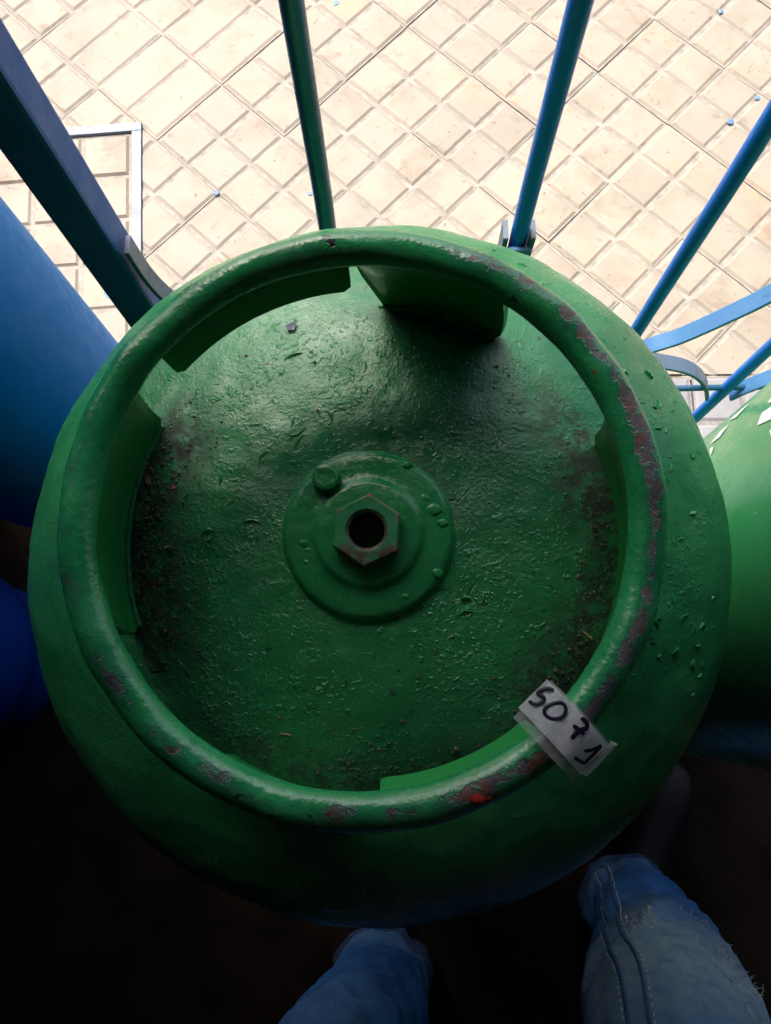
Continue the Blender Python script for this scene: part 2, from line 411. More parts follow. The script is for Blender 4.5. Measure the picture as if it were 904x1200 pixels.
bm = bmesh.new(); tube(bm, [(-.195, .0078, gz(.760)), (.1, .0078, gz(.757)), (.35, .0078, gz(.746)), (.714, .0078, gz(.742))], .0032, 10); link('rod', bm, mgate_dk, gate, smooth=True)
def strip(pts, mat, w=.015, t=.0035, y0=.0, name='scroll'):
    P = catmull([(x, 0, gz(h)) for x, h in pts], 8); bm = bmesh.new(); rows = []
    for i, p in enumerate(P):
        d = (P[min(i + 1, len(P) - 1)] - P[max(i - 1, 0)]).normalized(); nn = Vector((-d.z, 0, d.x)) * t / 2
        rows.append([(p.x + nn.x, y0, p.z + nn.z), (p.x + nn.x, y0 + w, p.z + nn.z), (p.x - nn.x, y0 + w, p.z - nn.z), (p.x - nn.x, y0, p.z - nn.z)])
    vs, _ = grid(bm, rows, closed_u=True); bm.faces.new(vs[0]); bm.faces.new(list(reversed(vs[-1]))); fix(bm)
    bmesh.ops.bevel(bm, geom=[e for e in bm.edges if abs((e.verts[0].co - e.verts[1].co).normalized().y) < .3], offset=.0005, segments=1, affect='EDGES')
    link(name, bm, mat, gate)
UP = [(.0085, .668), (.0225, .648), (.0440, .627), (.0668, .593), (.0885, .555), (.105, .51), (.113, .465)]
UPB = [(.0085, .668), (.045, .64), (.080, .61), (.1, .575), (.1105, .535), (.1130, .50), (.1130, .465)]
UPP = [(.0085, .668), (.04, .645), (.08, .62), (.11, .595), (.129, .567), (.1375, .542), (.1415, .515), (.1425, .478)]
LO = [(.0085, .6690), (.022, .672), (.040, .680), (.070, .6933), (.0925, .715), (.110, .744), (.118, .765)]
for c, su in ((-.0477, {-1: UPP, 1: [(x * 1.063, h) for x, h in UPB]}), (.204, {-1: UPB, 1: UP}), (.465, {-1: UP, 1: UP})):
    for s in (-1, 1):
        strip([(c + s * x, h) for x, h in su[s]], mstripb if (c > .1 and s > 0) or c > .4 else mstrip)
        strip([(c + s * x, h) for x, h in LO], mstripb if c > .4 else mstrip)
# clamp that joins two strips to the bar
bm = bmesh.new()
for s in ():
    box(bm, .0823 + s * .0100 - .0030, .0823 + s * .0100 + .0030, -.004, .014, gz(.482), gz(.452), .001)
box(bm, .0823 - .0086, .0823 + .0086, -.0035, .0, gz(.500), gz(.474), .001)
link('clamp', bm, mstripb, gate)

# ------------------------------------------------------------------ gas cylinders
BR, BH, EE, ZE = .18, .0921, 2.4381, 1.0835
RM, RT, ZRIM = .0991, .0065, .1482
def dome_z(r): return BH * max(0, 1 - (r / BR) ** EE) ** (1 / EE)
def body_mesh(seg=256, detail=True):
    bm = bmesh.new()
    prof = [(.02, .075), (.09, .077), (.14, .088), (.168, .11), (BR, .16)] + [(BR, .16 + (ZE - .16) * t / 12) for t in range(1, 12)]
    nr = 110 if detail else 24
    for t in range(nr + 1):
        a = t / nr; ph = a * math.pi / 2
        prof.append((BR * math.cos(ph) ** (2 / EE) if t < nr else 0.0008, ZE + BH * math.sin(ph) ** (2 / EE)))
    vs = lathe(bm, prof, seg, True, True)
    if detail:
        for row in vs[16:]:
            for v in row:
                p = v.co.copy(); nn = Vector((p.x, p.y, max(0, p.z - ZE) * 3.5 + .004)).normalized()
                d = .0011 * noise.noise(p * 26) + .0006 * noise.noise(p * 70 + Vector((3, 1, 7))) + .00035 * noise.noise(p * 170)
                v.co += nn * d
    me = bpy.data.meshes.new('body'); bm.to_mesh(me); bm.free()
    for p in me.polygons: p.use_smooth = True
    return me
def set_attr(me, name, fn):
    a = me.attributes.new(name, 'FLOAT', 'POINT')
    for i, v in enumerate(me.vertices): a.data[i].value = fn(v.co)
def theta(p): return math.degrees(math.atan2(p.y, p.x)) % 360
def arcs(th, a, b, soft=12):
    """1 inside the arc a..b (degrees, anticlockwise), soft ends"""
    w = (b - a) % 360; d = (th - a) % 360
    if d > w: d = min(d - w, 360 - d); return max(0, 1 - d / soft)
    return 1
def rim_mesh(seg=220, ts=28):
    bm = bmesh.new(); rows = []
    for i in range(seg):
        a = 2 * math.pi * i / seg
        wob = .0004 * noise.noise(Vector((math.cos(a) * 3, math.sin(a) * 3, 4)))
        row = []
        for j in range(ts):
            b = 2 * math.pi * j / ts
            r = RM + wob + RT * 1.0 * math.cos(b); z = ZE + ZRIM + RT * math.sin(b) + wob
            p = Vector((r * math.cos(a), r * math.sin(a), z))
            row.append(p * (1 + .001 * noise.noise(p * 60)) + Vector((0, 0, .0002 * noise.noise(p * 90))))
        rows.append(row)
    grid(bm, rows, True, True); fix(bm)
    me = bpy.data.meshes.new('rim'); bm.to_mesh(me); bm.free()
    for p in me.polygons: p.use_smooth = True
    def crest(p):
        r = math.hypot(p.x, p.y) - RM; z = p.z - ZE - ZRIM; b = math.degrees(math.atan2(z, r))
        th = theta(p)
        mid = 80 if not (200 < th < 300) else 92
        f = math.exp(-((b - mid) / 40) ** 2)
        g = .50 + .38 * arcs(th, 300, 70, 25) + .18 * arcs(th, 215, 290, 20) - .22 * arcs(th, 75, 150, 20)
        return f * g
    set_attr(me, 'crest', crest)
    return me
def sheet(bm, fn, a0, a1, t, na=26, nz=6):
    """curved sheet: fn(u) -> (r, z) for u in 0..1, swept in angle a0..a1 (degrees), thickness t outward"""
    rows = []
    for i in range(na + 1):
        a = R(a0 + (a1 - a0) * i / na); row = []
        pts = [fn(u / nz, i / na) for u in range(nz + 1)]
        loop = [(r, z) for r, z in pts] + [(r + t, z) for r, z in reversed(pts)]
        rows.append([(r * math.cos(a), r * math.sin(a), z) for r, z in loop])
    vs, _ = grid(bm, rows, closed_u=True)
    bm.faces.new(vs[0]); bm.faces.new(list(reversed(vs[-1]))); fix(bm)
def panel_mesh(a0, a1, cut=0):
    bm = bmesh.new()
    def fn(u, s):
        e = min(s, 1 - s); zb = ZE + dome_z(.107) - .0015 + (.006 * (1 - e / .05) ** 2 if e < .05 else 0)
        if cut and s > 1 - cut: zb += .040 * (s - 1 + cut) / cut
        z = zb + (ZE + ZRIM - .003 - zb) * u
        return .107 - .0105 * sstep(0, 1, u) + .0015 * math.sin(u * 3.1), z
    sheet(bm, fn, a0, a1, .0032)
    return bm
def lip_mesh(a0, a1):
    bm = bmesh.new()
    sheet(bm, lambda u, s: (RM - .0020 - .0052 * u ** .7, ZE + ZRIM - .004 - .0165 * u + (.004 * u if min(s, 1 - s) < .03 else 0)), a0, a1, .0030, 26, 4)
    return bm
HEX0 = 85
def cylinder(label, mats, group, loc, rotz=0, detail=True, shared={}):
    t = thing('gas_cylinder', label, 'gas cylinder', loc, group); t.rotation_euler = (0, 0, rotz)
    key = ('d' if detail else 's')
    def get(nm, fn, mat, parent=t, smooth=False):
        me = shared.get((key, nm))
        if me is None:
            me = fn()
            if isinstance(me, bmesh.types.BMesh):
                b = me; me = bpy.data.meshes.new(nm); b.to_mesh(me); b.free()
            if smooth:
                for p in me.polygons: p.use_smooth = True
            shared[(key, nm)] = me
        if me.materials and me.materials[0] != mat: me = me.copy(); me.materials.clear()
        if not me.materials: me.materials.append(mat)
        nmp = nm.rstrip('0123456789')
        return link(nmp, me, None, parent)
    b = get('body', lambda: body_mesh(256 if detail else 96, detail), mats['body'])
    get('collar_rim', rim_mesh, mats['rim'])
    for i, (a0, a1) in enumerate(((150, 202), (57, 92.5), (-30, 24), (237, 266))):
        get('collar_panel%d' % i, lambda: panel_mesh(a0, a1, .17 if a1 == 92.5 else 0), mats['panel'])
    for i, (a0, a1) in enumerate(((93, 141), (274, 309))):
        get('grip_lip%d' % i, lambda: lip_mesh(a0, a1), mats['panel'], smooth=False)
    def foot():
        bm = bmesh.new(); lathe(bm, [(.150, 0), (.150, .12), (.1465, .12), (.1465, 0), (.150, 0)], 72); return bm
    get('foot_ring', foot, mats['body2'])
    def boss():
        bm = bmesh.new(); z = ZE + BH
        lathe(bm, [(.0392, z - .006), (.0380, z - .0020), (.0368, z - .0008), (.0358, z + .0002), (.0352, z + .0016), (.0342, z + .0028), (.0328, z + .0033), (.030, z + .0036), (.027, z + .0038), (.0240, z + .0040), (.0228, z + .0046), (.0218, z + .0062), (.0200, z + .0068), (.015, z + .0069), (.0085, z + .0070)], 160)
        for v in bm.verts:
            v.co.z += .0003 * noise.noise(v.co * 70) + .00015 * noise.noise(v.co * 260); q_ = 1 + .004 * noise.noise(v.co * 45); v.co.x *= q_; v.co.y *= q_
        return bm
    get('boss', boss, mats['boss'], smooth=True)
    def nut():
        bm = bmesh.new(); z0 = ZE + BH + .004; z1 = ZE + .1065; rb = .0073
        a = [R(HEX0 + 10 * k) for k in range(36)]
        def hr(x, r):
            w = (math.degrees(x) - HEX0) % 60 - 30; return r * math.cos(R(30)) / math.cos(R(w))
        ring = lambda f, z: [(f(x) * math.cos(x), f(x) * math.sin(x), z) for x in a]
        rows = [ring(lambda x: hr(x, .0150), z0), ring(lambda x: hr(x, .0150), z1 - .0012), ring(lambda x: hr(x, .0150) - .0006, z1), ring(lambda x: (hr(x, .0150) - .0006) * .94, z1 + .00005),
                ring(lambda x: rb + .0014, z1 - .0001), ring(lambda x: rb, z1 - .0014), ring(lambda x: rb - .0003, z1 - .09)]
        vs, _ = grid(bm, rows, closed_u=True); bm.faces.new(vs[-1]); fix(bm)
        return bm
    nt_ = get('valve_socket', nut, mats['nut'])
    if 'edge' not in nt_.data.attributes: set_attr(nt_.data, 'edge', lambda p: 1. if math.hypot(p.x, p.y) > .0130 * math.cos(R(30)) / math.cos(R((math.degrees(math.atan2(p.y, p.x)) - HEX0) % 60 - 30)) + .0013 and p.z > ZE + .1048 else 0.)
    def stud():
        bm = bmesh.new(); x, y = .029 * math.cos(R(127)), .029 * math.sin(R(127)); z = ZE + BH
        vs = lathe(bm, [(.0058, z - .004), (.0058, z + .0085), (.0053, z + .0096), (.0040, z + .0099)], 32, False, True)
        for v in bm.verts: v.co.x += x; v.co.y += y; v.co.z += .0003 * noise.noise(v.co * 400)
        return bm
    get('stud', stud, mats['boss'], smooth=False)
    return t, b
k = M('scraped green nut')
e = k.n('ShaderNodeNewGeometry').outputs['Pointiness']
col = k.mix(k.ramp(k.noise(70, 4), .35, .65), (.018, .17, .07), (.025, .21, .09))
pos = k.n('ShaderNodeSeparateXYZ'); k.put(pos.inputs[0], k.co)
lowp = k.math('MULTIPLY', k.ramp(pos.outputs['Y'], -.003, -.009), k.ramp(k.noise(150, 4, .7), .40, .52))
col = k.mix(lowp, col, (.06, .036, .028))
rr = k.n('ShaderNodeVectorMath', operation='LENGTH')
cx = k.n('ShaderNodeCombineXYZ'); k.put(cx.inputs[0], pos.outputs['X']); k.put(cx.inputs[1], pos.outputs['Y']); k.put(rr.inputs[0], cx.outputs[0])
edge = k.math('MULTIPLY', k.ramp(k.attr('edge'), .3, .75), k.ramp(k.noise(85, 3, .6), .46, .53))
col = k.mix(edge, col, (.36, .045, .07))
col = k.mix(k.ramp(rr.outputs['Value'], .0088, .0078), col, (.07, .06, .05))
col = k.mix(k.ramp(k.noise(160, 2), .69, .72), col, (.02, .09, .22))
col = k.mix(k.ramp(pos.outputs['Z'], ZE + .1040, ZE + .1020), col, k.mix(k.ramp(rr.outputs['Value'], .0080, .0076), col, (.012, .009, .007)))  # near black inside the bore, its shade put into the colour
mnut = k.out(col, k.ramp(k.noise(90, 3), .3, .7, .3, .5), k.bump(k.noise(300, 4, .6), .4, .001))
mboss = mat_enamel('smooth green enamel', (.012, .165, .055), (.018, .205, .07), .6, (.2, .36), False)
GM = dict(body=mdome, rim=mrim, panel=mpanel, body2=mgreen, boss=mboss, nut=mnut)
LM = dict(body=mlight, rim=mlight, panel=mlight, body2=mlight, boss=mlight, nut=mlight)
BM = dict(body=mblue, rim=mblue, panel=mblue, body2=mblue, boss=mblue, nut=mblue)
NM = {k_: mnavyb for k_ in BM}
G = 'gas cylinders standing in the doorway'
# main cylinder: axis leans a little towards the viewer, as in the photograph
ax = Vector((-.0138, -.0709, 1)).normalized(); eq = Vector((-.012, .0722, D - .4085))
ux = Vector((1, 0, .0138)); ux = (ux - ax * ux.dot(ax)).normalized(); uy = ax.cross(ux)
main, mbody = cylinder('green gas cylinder with chipped collar and open valve socket, tagged 5071', GM, G, eq - ax * ZE)
main.rotation_euler = Matrix((ux, uy, ax)).transposed().to_euler()
MW = Matrix((ux, uy, ax)).transposed().to_4x4(); MW.translation = eq - ax * ZE
me = mbody.data
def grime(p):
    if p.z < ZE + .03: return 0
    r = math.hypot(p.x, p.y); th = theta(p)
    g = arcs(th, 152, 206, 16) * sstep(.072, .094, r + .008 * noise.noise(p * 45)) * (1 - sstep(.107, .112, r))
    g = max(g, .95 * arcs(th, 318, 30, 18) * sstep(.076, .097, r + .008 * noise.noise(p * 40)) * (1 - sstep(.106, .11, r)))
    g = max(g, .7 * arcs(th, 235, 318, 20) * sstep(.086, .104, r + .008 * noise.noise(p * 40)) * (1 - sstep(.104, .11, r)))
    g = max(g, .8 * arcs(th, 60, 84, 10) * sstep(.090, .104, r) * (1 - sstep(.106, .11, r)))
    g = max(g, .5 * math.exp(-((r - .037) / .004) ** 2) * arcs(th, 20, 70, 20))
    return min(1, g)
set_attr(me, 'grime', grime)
set_attr(me, 'smooth', lambda p: max(sstep(.055, .0, p.z - ZE), .75 * sstep(.100, .112, math.hypot(p.x, p.y)) * (1 - .5 * arcs(theta(p), 350, 70, 20))))

# curled flakes of old paint on the green cylinder
def dome_pt(th, r, h=0):
    p = Vector((r * math.cos(th), r * math.sin(th), ZE + dome_z(r)))
    e = 1e-3; nr = Vector((-(dome_z(r + e) - dome_z(r - e)) / (2 * e), 0, 1)).normalized()
    nn = Vector((nr.x * math.cos(th), nr.x * math.sin(th), nr.z))
    return p + nn * h, nn
bm = bmesh.new(); rnd = random.Random(3)
def flake(th, r, L, ang, curve, h):
    p0, nn = dome_pt(th, r, 0)
    tx = Vector((-math.sin(th), math.cos(th), 0)); ty = nn.cross(tx)
    rows = []
    for i in range(7):
        s = (i / 6 - .5); a = ang + s * curve
        d = tx * math.cos(a) + ty * math.sin(a); nd = nn.cross(d)
        c = p0 + (tx * math.cos(ang) + ty * math.sin(ang)) * L * s + (nn.cross(tx * math.cos(ang) + ty * math.sin(ang))) * (-L * curve * .13 * (s * s * 4 - 1))
        w = (1 - (2 * s) ** 2) * .0009 + .00015
        j = rnd.uniform(.7, 1.2)
        rows.append([c - nn * .0006 + nd * w * 1.3, c + nn * h * j * (1 - (2 * s) ** 4) + nd * w * .2, c + nn * h * .6 * (1 - (2 * s) ** 4) - nd * w * .5, c - nn * .0006 - nd * w * .3])
    grid(bm, rows)
for _ in range(95):
    flake(R(rnd.uniform(-28, 84)), rnd.uniform(.119, .160), rnd.uniform(.002, .0055), rnd.uniform(0, 6.28), rnd.uniform(-2.2, 2.2), rnd.uniform(.0004, .0010))
for _ in range(20):
    flake(R(rnd.uniform(70, 185)), rnd.uniform(.045, .095), rnd.uniform(.003, .011), rnd.uniform(0, 6.28), rnd.uniform(-2.6, 2.6), rnd.uniform(.0003, .0007))
for _ in range(12):
    flake(R(rnd.uniform(-60, 40)), rnd.uniform(.045, .09), rnd.uniform(.002, .007), rnd.uniform(0, 6.28), rnd.uniform(-1.6, 1.6), rnd.uniform(.0004, .0009))
fl = stuff(link('paint_flakes', bm, mgreen, main))

for a0, a1 in ((151, 201), (58, 88)):
    bm = bmesh.new()
    nn_ = int((a1 - a0) * 1.6)
    pts = []; rr_ = []
    for i in range(nn_ + 1):
        th = R(a0 + (a1 - a0) * i / nn_); rj = .1062 + .0006 * noise.noise(Vector((i * .7, a0, 0)))
        p_, n_ = dome_pt(th, rj, .0002); pts.append(p_); rr_.append(.0013 + .0005 * noise.noise(Vector((i * .9, a0, 5))))
    tube(bm, pts, rr_, 8)
    link('weld_bead', bm, mgreen, main, smooth=True)
bm = bmesh.new(); rw_ = random.Random(21)
for th, r0, sz in ((128, .0235, .0022), (122, .0345, .0018), (188, .027, .0017), (196, .0255, .0014), (205, .028, .0012), (20, .029, .0026), (32, .0275, .0020), (8, .031, .0017), (60, .0335, .0016), (300, .030, .0013), (330, .033, .0019)):
    res = bmesh.ops.create_icosphere(bm, subdivisions=2, radius=sz)
    zz_ = ZE + BH + (.0036 if r0 < .034 else .0005)
    for v in res['verts']:
        q_ = v.co * (1 + .35 * noise.noise(v.co * 900 + Vector((th, 0, 0))))
        v.co = Vector((r0 * math.cos(R(th)) + q_.x * 1.3, r0 * math.sin(R(th)) + q_.y, zz_ + q_.z * .28))
stuff(link('paint_lumps', bm, mboss, main, smooth=True))
mredp = mat_plain('old red paint', (.42, .03, .03), .4, .2, 200, .1)
for th, rr0, sz in ((-67.5, RM + .0018, .0021), (-66, RM + .0028, .0013)):
    bm = bmesh.new(); bmesh.ops.create_icosphere(bm, subdivisions=2, radius=sz)
    zc = ZE + ZRIM + math.sqrt(max(0, RT ** 2 - (rr0 - RM) ** 2)) - .0001
    for v in bm.verts:
        q_ = v.co * (1 + .4 * noise.noise(v.co * 700)); v.co = Vector((rr0 * math.cos(R(th)) + q_.x * 1.3, rr0 * math.sin(R(th)) + q_.y, zc + q_.z * .22))
    link('paint_fleck', bm, mredp, main, smooth=True)

# the three other cylinders; both blue ones stretched taller, out of view, for shade
c2, _ = cylinder('glossy light green gas cylinder beside the tagged one, white patches on its side', LM, G, (.407, .102, 0), R(40), False)
c3, _ = cylinder('blue gas cylinder nearest the gate post, bright in the daylight, unseen top stretched taller for shade', BM, G, (-.610, .460, 0), R(15), False); c3.scale = (1, 1, 1.28)
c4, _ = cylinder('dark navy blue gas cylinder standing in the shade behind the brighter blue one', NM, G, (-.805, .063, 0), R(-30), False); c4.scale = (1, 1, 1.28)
# white patches set on the side of the light green cylinder
mwhite = mat_plain('plain white', (.72, .78, .80), .35, .1, 60, .1)
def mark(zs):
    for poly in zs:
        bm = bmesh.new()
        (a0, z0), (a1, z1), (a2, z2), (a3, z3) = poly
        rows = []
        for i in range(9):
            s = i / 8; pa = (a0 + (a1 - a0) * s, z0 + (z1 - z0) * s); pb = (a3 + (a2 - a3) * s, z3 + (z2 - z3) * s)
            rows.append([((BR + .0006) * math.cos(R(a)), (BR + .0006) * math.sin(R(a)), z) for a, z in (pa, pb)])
        grid(bm, rows); link('white_patch', bm, mwhite, c2)
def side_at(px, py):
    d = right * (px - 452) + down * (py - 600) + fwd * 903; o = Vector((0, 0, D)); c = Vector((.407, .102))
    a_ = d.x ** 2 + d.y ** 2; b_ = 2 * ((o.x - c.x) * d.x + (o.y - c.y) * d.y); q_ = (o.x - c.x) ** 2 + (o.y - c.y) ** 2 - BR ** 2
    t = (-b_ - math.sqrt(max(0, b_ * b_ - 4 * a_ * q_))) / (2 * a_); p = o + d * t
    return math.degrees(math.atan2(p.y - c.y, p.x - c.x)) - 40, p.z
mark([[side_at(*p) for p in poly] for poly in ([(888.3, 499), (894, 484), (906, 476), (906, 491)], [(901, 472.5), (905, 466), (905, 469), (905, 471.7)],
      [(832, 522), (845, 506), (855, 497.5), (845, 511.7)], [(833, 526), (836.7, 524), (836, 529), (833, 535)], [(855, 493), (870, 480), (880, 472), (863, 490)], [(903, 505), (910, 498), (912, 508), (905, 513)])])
# ------------------------------------------------------------------ paper tag on the rim
def rim_world(th, r, z): return MW @ Vector((r * math.cos(th), r * math.sin(th), ZE + z))
tagt = thing('paper_tag', 'white paper tag reading 5071 under clear tape on the green collar rim', 'tag', (0, 0, 0))
TH = R(-46.9); 
cr = catmull([(-.0157, .0056, 0), (-.009, .0071, 0), (-.003, .0078, 0), (.002, .0075, 0), (.0065, .0060, 0), (.0102, .0034, 0), (.0133, .0002, 0), (.0152, -.0020, 0)], 10)
def on_tag(s, t, h=0):
    """s along the strip 0..1, t across (0 near end of the reading, metres), h above"""
    x = -.0157 + s * .0309; i = 0
    while i < len(cr) - 2 and cr[i + 1].x < x: i += 1
    u = (x - cr[i].x) / (cr[i + 1].x - cr[i].x); p = cr[i].lerp(cr[i + 1], u); d = (cr[i + 1] - cr[i]).normalized(); nn = Vector((-d.y, d.x, 0))
    p = p + nn * h
    er = Vector((math.cos(TH), math.sin(TH), 0)); et = Vector((-math.sin(TH), math.cos(TH), 0))
    return MW @ (er * (RM + p.x) + et * t + Vector((0, 0, ZE + ZRIM + p.y)))
TW = .0066
mpaper = mat_plain('white paper', (.86, .89, .94), .5, .04, 60, .1, .0005)
k = M('clear tape'); k.b.inputs['Alpha'].default_value = .32
mtape = k.out((.75, .82, .85), k.ramp(k.noise(120, 3), .3, .7, .05, .25), k.bump(k.noise(130, 3), .7, .001))
def ribbon(s0, s1, t0, t1, h, skew=0, ns=28, nt_=4):
    bm = bmesh.new()
    rows = [[on_tag(s0 + (s1 - s0) * i / ns, t0 + (t1 - t0) * j / nt_ + skew * (i / ns - .5), h + .00025 * math.sin(i * .7 + j)) for j in range(nt_ + 1)] for i in range(ns + 1)]
    rows2 = rows
    grid(bm, rows2); bmesh.ops.solidify(bm, geom=bm.faces[:], thickness=.00015); fix(bm); return bm
o = link('tape', ribbon(.03, .96, -TW - .0034, TW + .0008, .00005), mtape, tagt)
link('paper', ribbon(.0, .93, -TW, TW, .0006), mpaper, tagt)
link('paper_tail', ribbon(.90, 1.0, -TW + .0006, TW + .0022, .0011, .001), mpaper, tagt)
# handwriting: strokes drawn in pixels of the enlarged tag, mapped to the strip
A0, A1, B1, B0 = (330, 105), (760, 575), (520, 790), (118, 318)
def inv(px, py):
    s, t = .5, .5
    for _ in range(12):
        f = lambda s, t: [(1 - t) * ((1 - s) * B0[i] + s * B1[i]) + t * ((1 - s) * A0[i] + s * A1[i]) for i in (0, 1)]
        x, y = f(s, t); dx, dy = px - x, py - y
        a = [(1 - t) * (B1[i] - B0[i]) + t * (A1[i] - A0[i]) for i in (0, 1)]; b = [-((1 - s) * B0[i] + s * B1[i]) + ((1 - s) * A0[i] + s * A1[i]) for i in (0, 1)]
        det = a[0] * b[1] - a[1] * b[0]; s += (dx * b[1] - dy * b[0]) / det; t += (a[0] * dy - a[1] * dx) / det
    return s, t
mink = mat_plain('violet black ink', (.012, .008, .035), .4, .2, 300, .05, .0003)
def digit(strokes, w):
    bm = bmesh.new()
    for st in strokes:
        P = catmull([(x, y, 0) for x, y in st], 6); rows = []
        for i, p in enumerate(P):
            d = (P[min(i + 1, len(P) - 1)] - P[max(i - 1, 0)]).normalized(); nn = Vector((-d.y, d.x, 0))
            e = min(i, len(P) - 1 - i); ww = w * (.62 if e == 0 else .9 if e == 1 else 1)
            row = []
            for q_ in (-1, 0, 1):
                s, t = inv(p.x + nn.x * ww * q_, p.y + nn.y * ww * q_)
                row.append(on_tag(.0 + .93 * min(1.06, s), -TW + 2 * TW * t, .00095 + (.00015 if q_ == 0 else 0)))
            rows.append(row)
        grid(bm, rows)
    fix(bm); link('digit', bm, mink, tagt)
digit([[(372, 182), (325, 172), (280, 190), (262, 212), (295, 235), (292, 262), (255, 285), (220, 285), (195, 265)]], 14)
digit([[(425, 265), (370, 275), (315, 300), (292, 335), (310, 372), (360, 385), (415, 368), (440, 325), (435, 285), (405, 262)]], 13)
digit([[(545, 368), (580, 405), (575, 440), (535, 455), (500, 480), (460, 520)], [(482, 425), (520, 455), (555, 485)]], 17)
digit([[(545, 605), (610, 600), (685, 572), (640, 620), (590, 665), (548, 705)], [(470, 650), (510, 680), (560, 705)]], 14)
digit([[(755, 592), (690, 635), (620, 690), (560, 735)], [(605, 712), (600, 735), (610, 758)]], 5)

# ------------------------------------------------------------------ small debris
def place_on_dome(px, py):
    o = Vector((0, 0, D)); d = (right * (px - 452) + down * (py - 600) + fwd * 903).normalized()
    iv = MW.inverted(); lo = iv @ o; ld = iv.to_3x3() @ d
    t = .2
    for _ in range(4000):
        p = lo + ld * t
        if p.z - ZE < dome_z(min(.1799, math.hypot(p.x, p.y))) : break
        t += .0002
    return MW @ p, MW.to_3x3() @ dome_pt(math.atan2(p.y, p.x), math.hypot(p.x, p.y))[1]
def chip(name, label, cat, px, py, outline, mat, h=.0008, bend=.0012, group=None):
    p, nn = place_on_dome(px, py)
    bm = bmesh.new(); k_ = len(outline)
    c0 = sum(x for x, y in outline) / k_; c1 = sum(y for x, y in outline) / k_
    top = [bm.verts.new((x * .001, y * .001, h + bend * ((x - c0) / 4) ** 2)) for x, y in outline]
    bot = [bm.verts.new((v.co.x, v.co.y, v.co.z - .0005)) for v in top]
    ct = bm.verts.new((c0 * .001, c1 * .001, h)); cb = bm.verts.new((c0 * .001, c1 * .001, h - .0005))
    for i in range(k_):
        j = (i + 1) % k_
        bm.faces.new((top[i], top[j], ct)); bm.faces.new((bot[j], bot[i], cb)); bm.faces.new((top[j], top[i], bot[i], bot[j]))
    o = link(name, bm, mat, None, p); o.rotation_mode = 'QUATERNION'; o.rotation_quaternion = nn.to_track_quat('Z', 'Y')
    return tag(o, label, cat, group)
mnavy = mat_plain('old navy paint', (.02, .045, .12), .35, .2, 200, .1)
mleaf = mat_plain('dry leaf', (.30, .20, .06), .7, .3, 300, .3)
mseed = mat_plain('dry straw', (.42, .30, .18), .7, .3, 300, .3)
mred = mat_plain('reddish scrap', (.32, .09, .07), .7, .3, 300, .3)
chip('paint_chip', 'dark blue paint chip lying on the green dome under the collar opening', 'paint chip', 343, 384, [(-3, -1.6), (2.4, -2), (2.8, 1), (1.0, 1.4), (.2, 2.2), (-1, 1.2)], mnavy)
chip('leaf_scrap', 'yellow brown dry leaf scrap in the soot at the collar foot', 'leaf', 175, 564, [(-2.2, -.8), (0, -1.4), (2.0, .2), (1.8, 1.6), (0, .8), (-1.8, .6)], mleaf)
chip('red_scrap', 'tiny round red and white scrap on the green dome', 'scrap', 205, 571, [(-.9, -1), (.6, -1.1), (1.1, .3), (.4, 1.2), (-.8, .8)], mred)
chip('straw_bit', 'tiny pale curled husk on the sooty part of the dome', 'husk', 197, 640, [(-.5, -1.8), (.3, -1.6), (.7, .4), (.5, 2.4), (.2, .6), (-.4, -.4)], mseed)
chip('straw_bit', 'pale straw bit at the foot of the collar near the tag', 'straw', 688, 744, [(-.4, -2.6), (.5, -2.4), (.4, 2.4), (-.3, 2.6)], mseed)
chip('straw_bit', 'thin brown straw lying in the dark lower part of the dome', 'straw', 335, 860, [(-2.6, -.6), (0, -.2), (2.6, .6), (2.4, 1.0), (0, .4), (-2.6, -.2)], mseed)
bm = bmesh.new(); rnd = random.Random(11)
for _ in range(620):
    u = rnd.random()
    if u < .5: th, r = rnd.gauss(178, 17), .104 - abs(rnd.gauss(0, .011))
    elif u < .75: th, r = rnd.gauss(345, 24), .104 - abs(rnd.gauss(0, .010))
    elif u < .9: th, r = rnd.gauss(275, 25), .102 - abs(rnd.gauss(0, .014))
    else: th, r = rnd.uniform(0, 360), rnd.uniform(.045, .1)
    s = rnd.uniform(.0002, .00065) * (1.7 if rnd.random() < .04 else 1)
    p, nn = dome_pt(R(th), r, s * .5)
    res = bmesh.ops.create_icosphere(bm, subdivisions=1, radius=s)
    sc = Vector((rnd.uniform(.6, 1.6), rnd.uniform(.6, 1.3), rnd.uniform(.4, .9)))
    for v in res['verts']: v.co = MW @ (p + Vector((v.co.x * sc.x, v.co.y * sc.y, v.co.z * sc.z)) * (1 + .3 * rnd.random()))
stuff(link('grit', bm, mdirt))

# ------------------------------------------------------------------ person holding the camera
k = M('blue denim')
geo = k.co
mp = k.n('ShaderNodeMapping'); k.put(mp.inputs['Vector'], geo); mp.inputs['Scale'].default_value = (1, 1, .25); mp.inputs['Rotation'].default_value = (0, .5, 0)
wv = k.noise(900, 2, .6, mp.outputs[0])
col = k.mix(k.ramp(k.noise(13, 4, .6), .35, .68), (.005, .050, .19), (.014, .105, .31))
col = k.mix(k.ramp(wv, .45, .75, 0, .45), col, (.07, .18, .36))
col = k.mix(k.ramp(k.noise(45, 4, .7), .56, .72, 0, .4), col, (.06, .17, .33))
fade = k.attr('fade')
col = k.mix(k.math('MULTIPLY', fade, k.ramp(k.noise(60, 4, .6), .2, .7, .4, .95)), col, (.19, .31, .38))
h = k.math('ADD', k.math('MULTIPLY', wv, .8), k.noise(260, 3))
mdenim = k.out(col, .85, k.bump(h, .5, .001), 0, .2)
mseam = mat_plain('denim seam', (.02, .075, .19), .85, .3, 200, .4)
mthread = mat_plain('pale thread', (.42, .46, .48), .8, .2, 200, .2)
